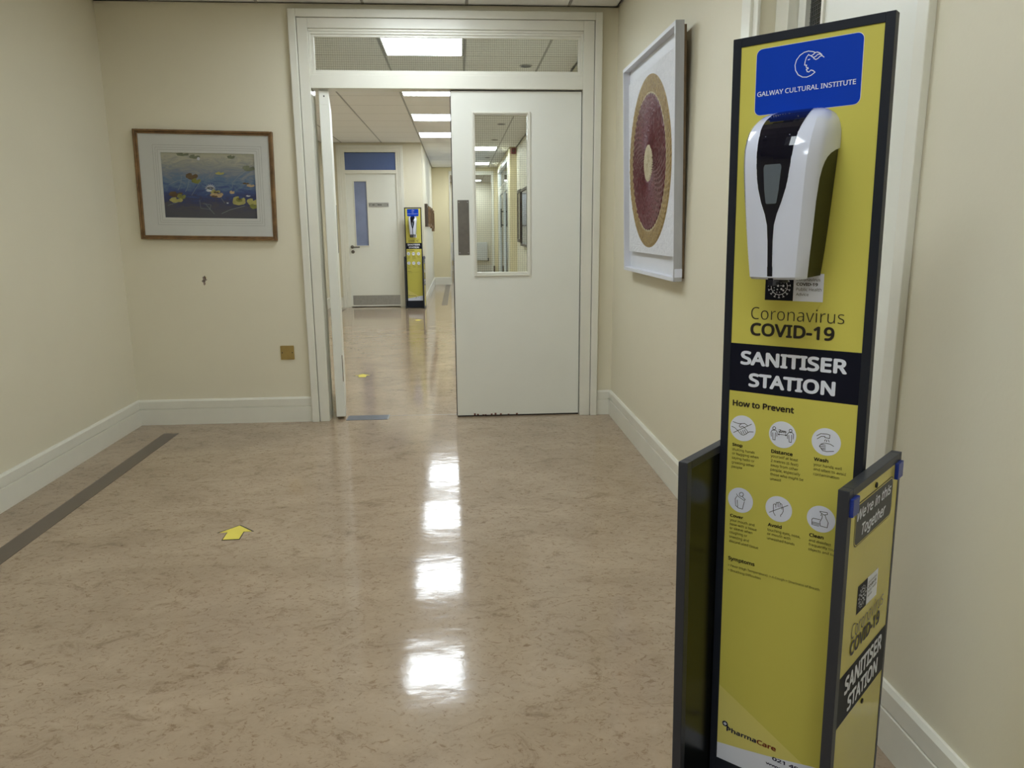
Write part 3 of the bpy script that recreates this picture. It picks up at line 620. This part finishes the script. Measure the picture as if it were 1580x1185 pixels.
TEXTS = [('GALWAY CULTURAL INSTITUTE', 0.0458, 0.2062, 1.4208, 0.0077, 'W'), ('How to Prevent', 0.0221, 0.1368, 0.8727, 0.0114, 'B'), ('Stop', 0.0242, 0.0445, 0.7942, 0.0057, 'B'), ('shaking hands', 0.0242, 0.0683, 0.7853, 0.0049, 'R'), ('or hugging when', 0.0245, 0.0762, 0.7771, 0.0049, 'R'), ('saying hello or', 0.0243, 0.0687, 0.7684, 0.0049, 'R'), ('greeting other', 0.0242, 0.0691, 0.7594, 0.0049, 'R'), ('people', 0.0242, 0.0454, 0.7507, 0.0049, 'R'), ('Distance', 0.0992, 0.1386, 0.7933, 0.0066, 'B'), ('yourself at least', 0.0988, 0.1486, 0.785, 0.005, 'R'), ('2 metres (6 feet)', 0.0993, 0.1494, 0.7759, 0.0051, 'R'), ('away from other', 0.0992, 0.1499, 0.7675, 0.005, 'R'), ('people, especially', 0.0993, 0.1541, 0.759, 0.0051, 'R'), ('those who might be', 0.0992, 0.16, 0.75, 0.005, 'R'), ('unwell', 0.0993, 0.1195, 0.7409, 0.0051, 'R'), ('Wash', 0.1762, 0.2012, 0.7923, 0.0063, 'B'), ('your hands well', 0.1763, 0.2241, 0.7829, 0.005, 'R'), ('and often to avoid', 0.1765, 0.2315, 0.7743, 0.005, 'R'), ('contamination', 0.1766, 0.2211, 0.7655, 0.005, 'R'), ('Cover', 0.025, 0.0514, 0.6512, 0.0059, 'B'), ('your mouth and', 0.0249, 0.0738, 0.6422, 0.0051, 'R'), ('nose with a tissue', 0.0252, 0.0788, 0.6338, 0.0051, 'R'), ('or sleeve when', 0.0251, 0.0708, 0.6256, 0.0052, 'R'), ('coughing or', 0.025, 0.0605, 0.6168, 0.0051, 'R'), ('sneezing and', 0.0249, 0.0644, 0.6076, 0.0052, 'R'), ('discard used tissue', 0.025, 0.0832, 0.5983, 0.0052, 'R'), ('Avoid', 0.0993, 0.1256, 0.6497, 0.0066, 'B'), ('touching eyes, nose,', 0.0991, 0.1601, 0.6403, 0.0052, 'R'), ('or mouth with', 0.0991, 0.1429, 0.6321, 0.0052, 'R'), ('unwashed hands', 0.0993, 0.1506, 0.6231, 0.0052, 'R'), ('Clean', 0.176, 0.2013, 0.6483, 0.0066, 'B'), ('and disinfect', 0.1758, 0.2148, 0.6389, 0.005, 'R'), ('frequently touched', 0.1759, 0.2363, 0.6305, 0.005, 'R'), ('objects and surfaces', 0.176, 0.2404, 0.6213, 0.005, 'R'), ('Symptoms', 0.024, 0.0777, 0.5613, 0.0074, 'B'), ('> Fever (High Temperature)  > A Cough > Shortness of Breath', 0.0245, 0.1999, 0.5475, 0.0048, 'R'), ('> Breathing Difficulties', 0.0248, 0.091, 0.5376, 0.0048, 'R'), ('Coronavirus', 0.0508, 0.2122, 1.0382, 0.022, 'L'), ('COVID-19', 0.0504, 0.1978, 1.0083, 0.0232, 'B'), ('SANITISER', 0.0341, 0.2221, 0.9529, 0.0257, 'WB'), ('STATION', 0.051, 0.2049, 0.9127, 0.0254, 'WB'), ('Pharma', 0.034, 0.0966, 0.184, 0.0102, 'N'), ('Care', 0.0979, 0.1367, 0.1835, 0.0105, 'M'), ('021 49', 0.1304, 0.1825, 0.1623, 0.0076, 'N'), ('www.', 0.1179, 0.1542, 0.148, 0.0053, 'N'), ('Coronavirus', 0.129, 0.1694, 1.1088, 0.005, 'R'), ('COVID-19', 0.1294, 0.1656, 1.1006, 0.0052, 'B'), ('Public Health', 0.1294, 0.1721, 1.0919, 0.005, 'R'), ('Advice', 0.1294, 0.151, 1.0833, 0.0047, 'R'), ('2m', 0.1108, 0.1247, 0.8339, 0.0056, 'B')]
WT = [("We're in this", 0.0458, 0.224, 0.7249, 0.0192, 'WI'), ('Together', 0.073, 0.1989, 0.693, 0.0206, 'WI'), ('Coronavirus', 0.0604, 0.2308, 0.5048, 0.028, 'L'), ('COVID-19', 0.0593, 0.2162, 0.473, 0.0269, 'B'), ('SANITISER', 0.0443, 0.2436, 0.4064, 0.0341, 'WB'), ('STATION', 0.0648, 0.2276, 0.3646, 0.0318, 'WB')]
# ---------------------------------------------------------------- sanitiser station
HS, SW, BW = 1.52, .2581, .0147
YEL0 = BW
st = thing('sanitiser_station', 'tall yellow sanitiser station stand, near the camera on the right', 'sanitiser stand', (0, 0, 0), 0, 'yellow sanitiser stands')
pf = MB().box(0, BW, -.002, .019, .004, HS).box(SW-BW, SW, -.002, .019, .004, HS).box(BW, SW-BW, -.002, .019, HS-BW, HS).box(BW, SW-BW, -.002, .019, .004, .1137)
pf.build('panel_frame', 'frame', st, bevel=.0008)
MB().box(BW, SW-BW, .004, .018, .1, HS-BW).build('back_panel', 'frame', st)
MB().box(.001, SW-.001, .019, .150, .003, .10).box(.02, SW-.02, .019, .06, .10, 1.48).build('base_box', 'frame', st, bevel=.002)
po = MB().box(BW, SW-BW, 0, .0035, .1137, HS-BW).build('poster', 'yellow', st)
def print_(name, pts, y, mat, bevel=0): return MB().poly(flat(pts, y)).build(name, mat, po)
X1 = SW-BW
print_('pale_corner', [(BW, .1137), (X1, .1137), (X1, .148), (BW, .2830)], -.0002, 'yellow2')
cur = [(BW, .1137), (X1, .1137), (X1, .1880), (.2059, .1835), (.17, .176), (.12, .1660), (.07, .1575), (BW, .1495)]
print_('white_footer', cur, -.0004, 'white')
print_('logo_panel_edge', rrect(.0416, .2146, 1.3895, 1.4976, .0105), -.0003, 'white')
print_('logo_panel', rrect(.0423, .2139, 1.3902, 1.4969, .010), -.0005, 'blue')
print_('title_band', [(BW, .9016), (X1, .9016), (X1, .9917), (BW, .9917)], -.0003, 'navy')
print_('badge_dark', [(.0745, 1.0736), (.1243, 1.0736), (.1243, 1.1215), (.0745, 1.1215)], -.0004, 'navy')
print_('badge_white', [(.1243, 1.0736), (.1752, 1.0736), (.1752, 1.1215), (.1243, 1.1215)], -.0004, 'white')
def virus(b, cx, cz, r, ro, y, kx=1.0):
    n = 40; b.ribbon([(cx+kx*r*math.cos(2*PI*i/n), cz+r*math.sin(2*PI*i/n)) for i in range(n+1)], r*.075, y)
    for i in range(15):
        a = 2*PI*(i+.3)/15; c, s = math.cos(a), math.sin(a)
        b.ribbon([(cx+kx*r*c, cz+r*s), (cx+kx*ro*c, cz+ro*s)], r*.07, y)
        b.ribbon([(cx+kx*(ro*c-r*.10*s), cz+ro*s+r*.10*c), (cx+kx*(ro*c+r*.10*s), cz+ro*s-r*.10*c)], r*.08, y)
    rnd = random.Random(3)
    for px, pz, pr in ((-.3, .62, .07), (.22, .55, .12), (.60, .5, .06), (-.55, .35, .12), (-.15, .1, .13), (.22, .12, .06), (.5, .1, .13), (-.62, -.15, .06), (-.22, -.36, .09), (.28, -.3, .12), (.52, -.45, .11), (.8, -.2, .06), (-.62, -.48, .07), (-.28, -.7, .06), (.08, -.7, .06)):
        b.disc((cx+kx*px*r, cz+pz*r), pr*r*1.1, y, 0, 12)
b = MB(); virus(b, .0994, 1.0980, .0142, .0195, -.0006); b.build('virus_emblem', 'white', po)
b = MB()
for l in LOGO: b.ribbon(l, .0013, -.0007)
b.build('moon_face_emblem', 'white', po)
names = ['stop', 'distance', 'wash', 'cover', 'avoid', 'clean']
for (c, r), strokes in zip(CIRC, ICONS):
    b = MB(); b.disc(c, .0249, -.0004, 0, 40)
    for l in strokes: b.ribbon(l, .00105, -.0006, 1)
    b.build('icon', ['white', 'ink'], po)
T = TEXTS
def pick(*ks): return [T[i] for i in ks]
blocks = [[0], [1], list(range(2, 8)), list(range(8, 15)), list(range(15, 19)), list(range(19, 26)), list(range(26, 30)), list(range(30, 34)), [34, 35, 36], [37, 38], [39, 40], [41, 42], [43, 44], [45, 46, 47, 48], [49]]
for bl in blocks: lettering([T[i] for i in bl], -.0009, po)
b = MB(); b.disc((.0305, .199), .0062, -.0006, 0, 24); b.ribbon([(.0305, .1955), (.0305, .2025)], .0026, -.0008, 1, False); b.ribbon([(.027, .199), (.034, .199)], .0026, -.0008, 1, False); b.ribbon([(.0355, .196), (.0385, .192)], .003, -.0006, 0)
b.build('plus_emblem', ['navyink', 'white'], po)

# wings
def wing(o, L, printed):
    """local x = front to back, y = inward, z = up; outer face at y = 0"""
    o.box(0, .018, 0, .018, .003, .79, 0).box(L-.012, L, 0, .018, .003, .79, 0).box(.018, L-.012, 0, .018, .775, .79, 0).box(.018, L-.012, 0, .018, .003, .03, 0)
    return o
LW = wing(MB(), .287, False).build('side_wing', 'framegrey', st, bevel=.001, loc=(-.0185, -.137, 0), rotz=PI/2)
LW.scale = (1, -1, 1)
MB().box(.014, .279, .002, .0165, .025, .78).build('wing_panel', 'inner', LW)
MB().box(.014, .279, .0005, .002, .025, .78).build('outer_print', 'ygloss', LW)
RA = math.atan2(.275, .014)
RW = wing(MB(), .2754, True).build('side_wing', 'framegrey', st, bevel=.001, loc=(.272, -.125, 0), rotz=RA)
MB().box(.014, .268, .003, .0165, .025, .78).build('wing_panel', 'inner', RW)
MB().box(.0105, .268, .0006, .003, .022, .7765).build('outer_print', 'ygloss', RW)
def wp(name, pts, y, mat): return MB().poly(flat(pts, y)).build(name, mat, RW)
wp('slogan_panel_edge', rrect(.0385, .2360, .6790, .7560, .014), .0003, 'ink')
wp('slogan_panel_line', rrect(.0405, .2340, .6808, .7540, .0125), .0001, 'yellow2')
wp('slogan_panel', rrect(.0420, .2325, .6824, .7524, .0115), -.0001, 'framegrey')
wp('title_band', [(.0108, .3555), (.2680, .3515), (.2680, .4475), (.0108, .4515)], .0003, 'navy')
wp('badge_dark', [(.0790, .5440), (.1300, .5425), (.1300, .5950), (.0790, .5970)], .0003, 'navy')
wp('badge_white', [(.1300, .5425), (.1870, .5400), (.1870, .5925), (.1300, .5950)], .0003, 'white')
b = MB(); virus(b, .1045, .5697, .0142, .0195, -.0001); b.build('virus_emblem', 'white', RW)
for bl in ([0, 1], [2, 3], [4, 5]): lettering([WT[i] for i in bl], -.0004, RW)
lettering([('Coronavirus', .134, .180, .5805, .005, 'R'), ('COVID-19', .134, .178, .5720, .0055, 'B'), ('Public Health', .134, .181, .5635, .005, 'R'), ('Advice', .134, .158, .5550, .005, 'R')], -.0001, RW)
for s_, z_ in ((.1357, .7640), (.1493, .3429)): MB().cyl((s_, z_), .0048, -.0015, .004, 'y', 14).build('fixing_hole', 'dark', RW)
for s_ in (.005, .2405): MB().box(s_, s_+.030, -.006, .0015, .7455, .7760).build('blue_clip', 'bluepl', RW, bevel=.0015)

# dispenser (a thing of its own, hung on the stand)
dp = thing('sanitiser_dispenser', 'white automatic dispenser with glossy black stripe on the near stand', 'dispenser', (.1255, -.001, 0), 0, 'white automatic dispensers')
LV = [(1.118, -.108, .0455, -.073), (1.122, -.115, .0465, -.075), (1.16, -.1185, .0500, -.079), (1.20, -.1215, .0535, -.082), (1.24, -.1235, .0565, -.084), (1.275, -.1245, .0590, -.081), (1.290, -.1240, .0602, -.075),
      (1.300, -.1235, .0608, -.067), (1.308, -.1225, .0614, -.057), (1.315, -.1210, .0620, -.042), (1.321, -.1195, .0626, -.022), (1.325, -.1185, .0628, 0), (1.342, -.110, .0632, 0), (1.353, -.101, .0630, 0), (1.363, -.089, .0612, 0), (1.372, -.074, .0580, 0), (1.380, -.056, .0530, 0), (1.386, -.036, .0450, 0), (1.390, -.014, .0350, 0), (1.3915, -.003, .0250, 0)]
FR = [(-1, .2), (-1, .042), (-.92, .022), (-.80, .0095), (-.60, .0045), (-.30, .001), (0, 0), (.30, .001), (.60, .0045), (.80, .0095), (.92, .022), (1, .042), (1, .2)]
def ring_pt(i, z, vf, hw, vb):
    f, d = FR[i]; k = min(1, -vf/.118+.05)
    return f*hw, (vb if d > .1 else min(vb, vf+d*k))
def lvl(z):
    if z <= LV[0][0]: return LV[0]
    for a, b in zip(LV[:-1], LV[1:]):
        if z <= b[0]:
            t = (z-a[0])/(b[0]-a[0]); return tuple(a[i]+(b[i]-a[i])*t for i in range(4))
    return LV[-1]
def front(x, z):
    _, vf, hw, vb = lvl(z); P = [ring_pt(i, z, vf, hw, vb) for i in range(1, len(FR)-1)]
    for a, b in zip(P[:-1], P[1:]):
        if x <= b[0]:
            t = (x-a[0])/max(1e-6, b[0]-a[0]); return a[1]+(b[1]-a[1])*t
    return vb
b = MB(); n = len(FR)
for z, vf, hw, vb in LV:
    for i in range(n):
        q = ring_pt(i, z, vf, hw, vb); b.v.append((q[0], q[1], z))
for i in range(len(LV)-1):
    for j in range(n-1): b.f.append((i*n+j, i*n+j+1, (i+1)*n+j+1, (i+1)*n+j)); b.m.append(0)
b.f.append(tuple(range(n))[::-1]); b.f.append(tuple((len(LV)-1)*n+j for j in range(n))); b.m += [0, 0]
for i in range(len(LV)-1): b.f.append((i*n+n-1, i*n, (i+1)*n, (i+1)*n+n-1)); b.m.append(0)
cv = b.build('cover', 'gloss', dp, smooth=True)
cv.data.set_sharp_from_angle(angle=math.radians(22))
b = MB()
HL = [(1.1195, .0445, -.078), (1.16, .0490, -.082), (1.20, .0525, -.085), (1.24, .0555, -.087), (1.275, .0580, -.084), (1.30, .0598, -.072), (1.315, .0608, -.050), (1.330, .0615, -.012)]
for z, hw, vf in HL:
    b.v += [(-hw*.92, 0, z), (-hw, -.004, z), (-hw, vf, z), (hw, vf, z), (hw, -.004, z), (hw*.92, 0, z)]
for i in range(len(HL)-1):
    for j in range(6): k = (j+1) % 6; b.f.append((i*6+j, i*6+k, (i+1)*6+k, (i+1)*6+j)); b.m.append(0)
b.f.append((5, 4, 3, 2, 1, 0)); b.m.append(0)
b.build('rear_housing', 'smoke', dp)
SP = [(1.1165, .0042), (1.14, .0042), (1.18, .0045), (1.205, .0060), (1.222, .0100), (1.240, .0165), (1.262, .0225), (1.285, .0258), (1.305, .0275), (1.325, .0290), (1.345, .0305), (1.358, .0320), (1.370, .0325), (1.380, .0310), (1.387, .0270), (1.3905, .0200)]
def skin(b, prof, off, nn=8, cx=0, mi=0, sub=3):
    P = []
    for a, c in zip(prof[:-1], prof[1:]):
        for k in range(sub): t = k/sub; P.append((a[0]+(c[0]-a[0])*t, a[1]+(c[1]-a[1])*t))
    P.append(prof[-1]); k0 = len(b.v)
    for z, w in P:
        for j in range(nn+1):
            x = cx+w*(2*j/nn-1); b.v.append((x, front(x, z)-off, z+(off*.8 if z > 1.35 else 0)))
    for i in range(len(P)-1):
        for j in range(nn): q = k0+i*(nn+1)+j; b.f.append((q, q+1, q+nn+2, q+nn+1)); b.m.append(mi)
b = MB(); skin(b, SP, .0007)
k = len(b.v); b.box(-.0042, .0042, -.112, -.085, 1.108, 1.119)
b.build('front_stripe', 'piano', dp, smooth=False)
b = MB(); skin(b, [(1.238, .0070), (1.2395, .0086), (1.26, .0115), (1.292, .0140), (1.2955, .0136), (1.298, .0120)], .0013, 6)
b.build('level_window', 'windowgrey', dp)
b = MB()
for sgn in (-1, 1): b.ribbon([(sgn*w_, z_) for z_, w_ in SP], .0006, 0)
b.v = [(x, front(x, z)-.0009, z) for x, yy, z in b.v]; b.build('stripe_edge', 'white', dp)
MB().cyl((0, -.06), .010, 1.110, 1.120, 'z', 16).build('nozzle', 'black', dp)

# place: far copies first (upright), then lean the near one as photographed
n_st = Vector((.510404, -3.376436, 0)); a = -.760570; lean, side = -.0104958, -.0138517
st2 = copy_tree(st); dp2 = copy_tree(dp)
d1 = Vector((math.cos(a), math.sin(a), 0)); nn = Vector((-math.sin(a), math.cos(a), 0)); up = Vector((0, 0, 1))
d2 = d1*math.cos(side)-up*math.sin(side); u2 = up*math.cos(side)+d1*math.sin(side)
u3 = u2*math.cos(lean)+nn*math.sin(lean); n2 = u3.cross(d2)
MS = Matrix(((d2.x, n2.x, u3.x, n_st.x), (d2.y, n2.y, u3.y, n_st.y), (d2.z, n2.z, u3.z, n_st.z+.001), (0, 0, 0, 1)))
st.matrix_world = MS; dp.matrix_world = MS @ Matrix.Translation(dp.location)
st2.location = (-.803, 6.985, 0); dp2.location = Vector((-.803, 6.985, 0))+Vector(dp2.location)
st2['label'] = 'tall yellow sanitiser station stand beside the far flush door'
dp2['label'] = 'small white dispenser on the far stand beside the flush door'
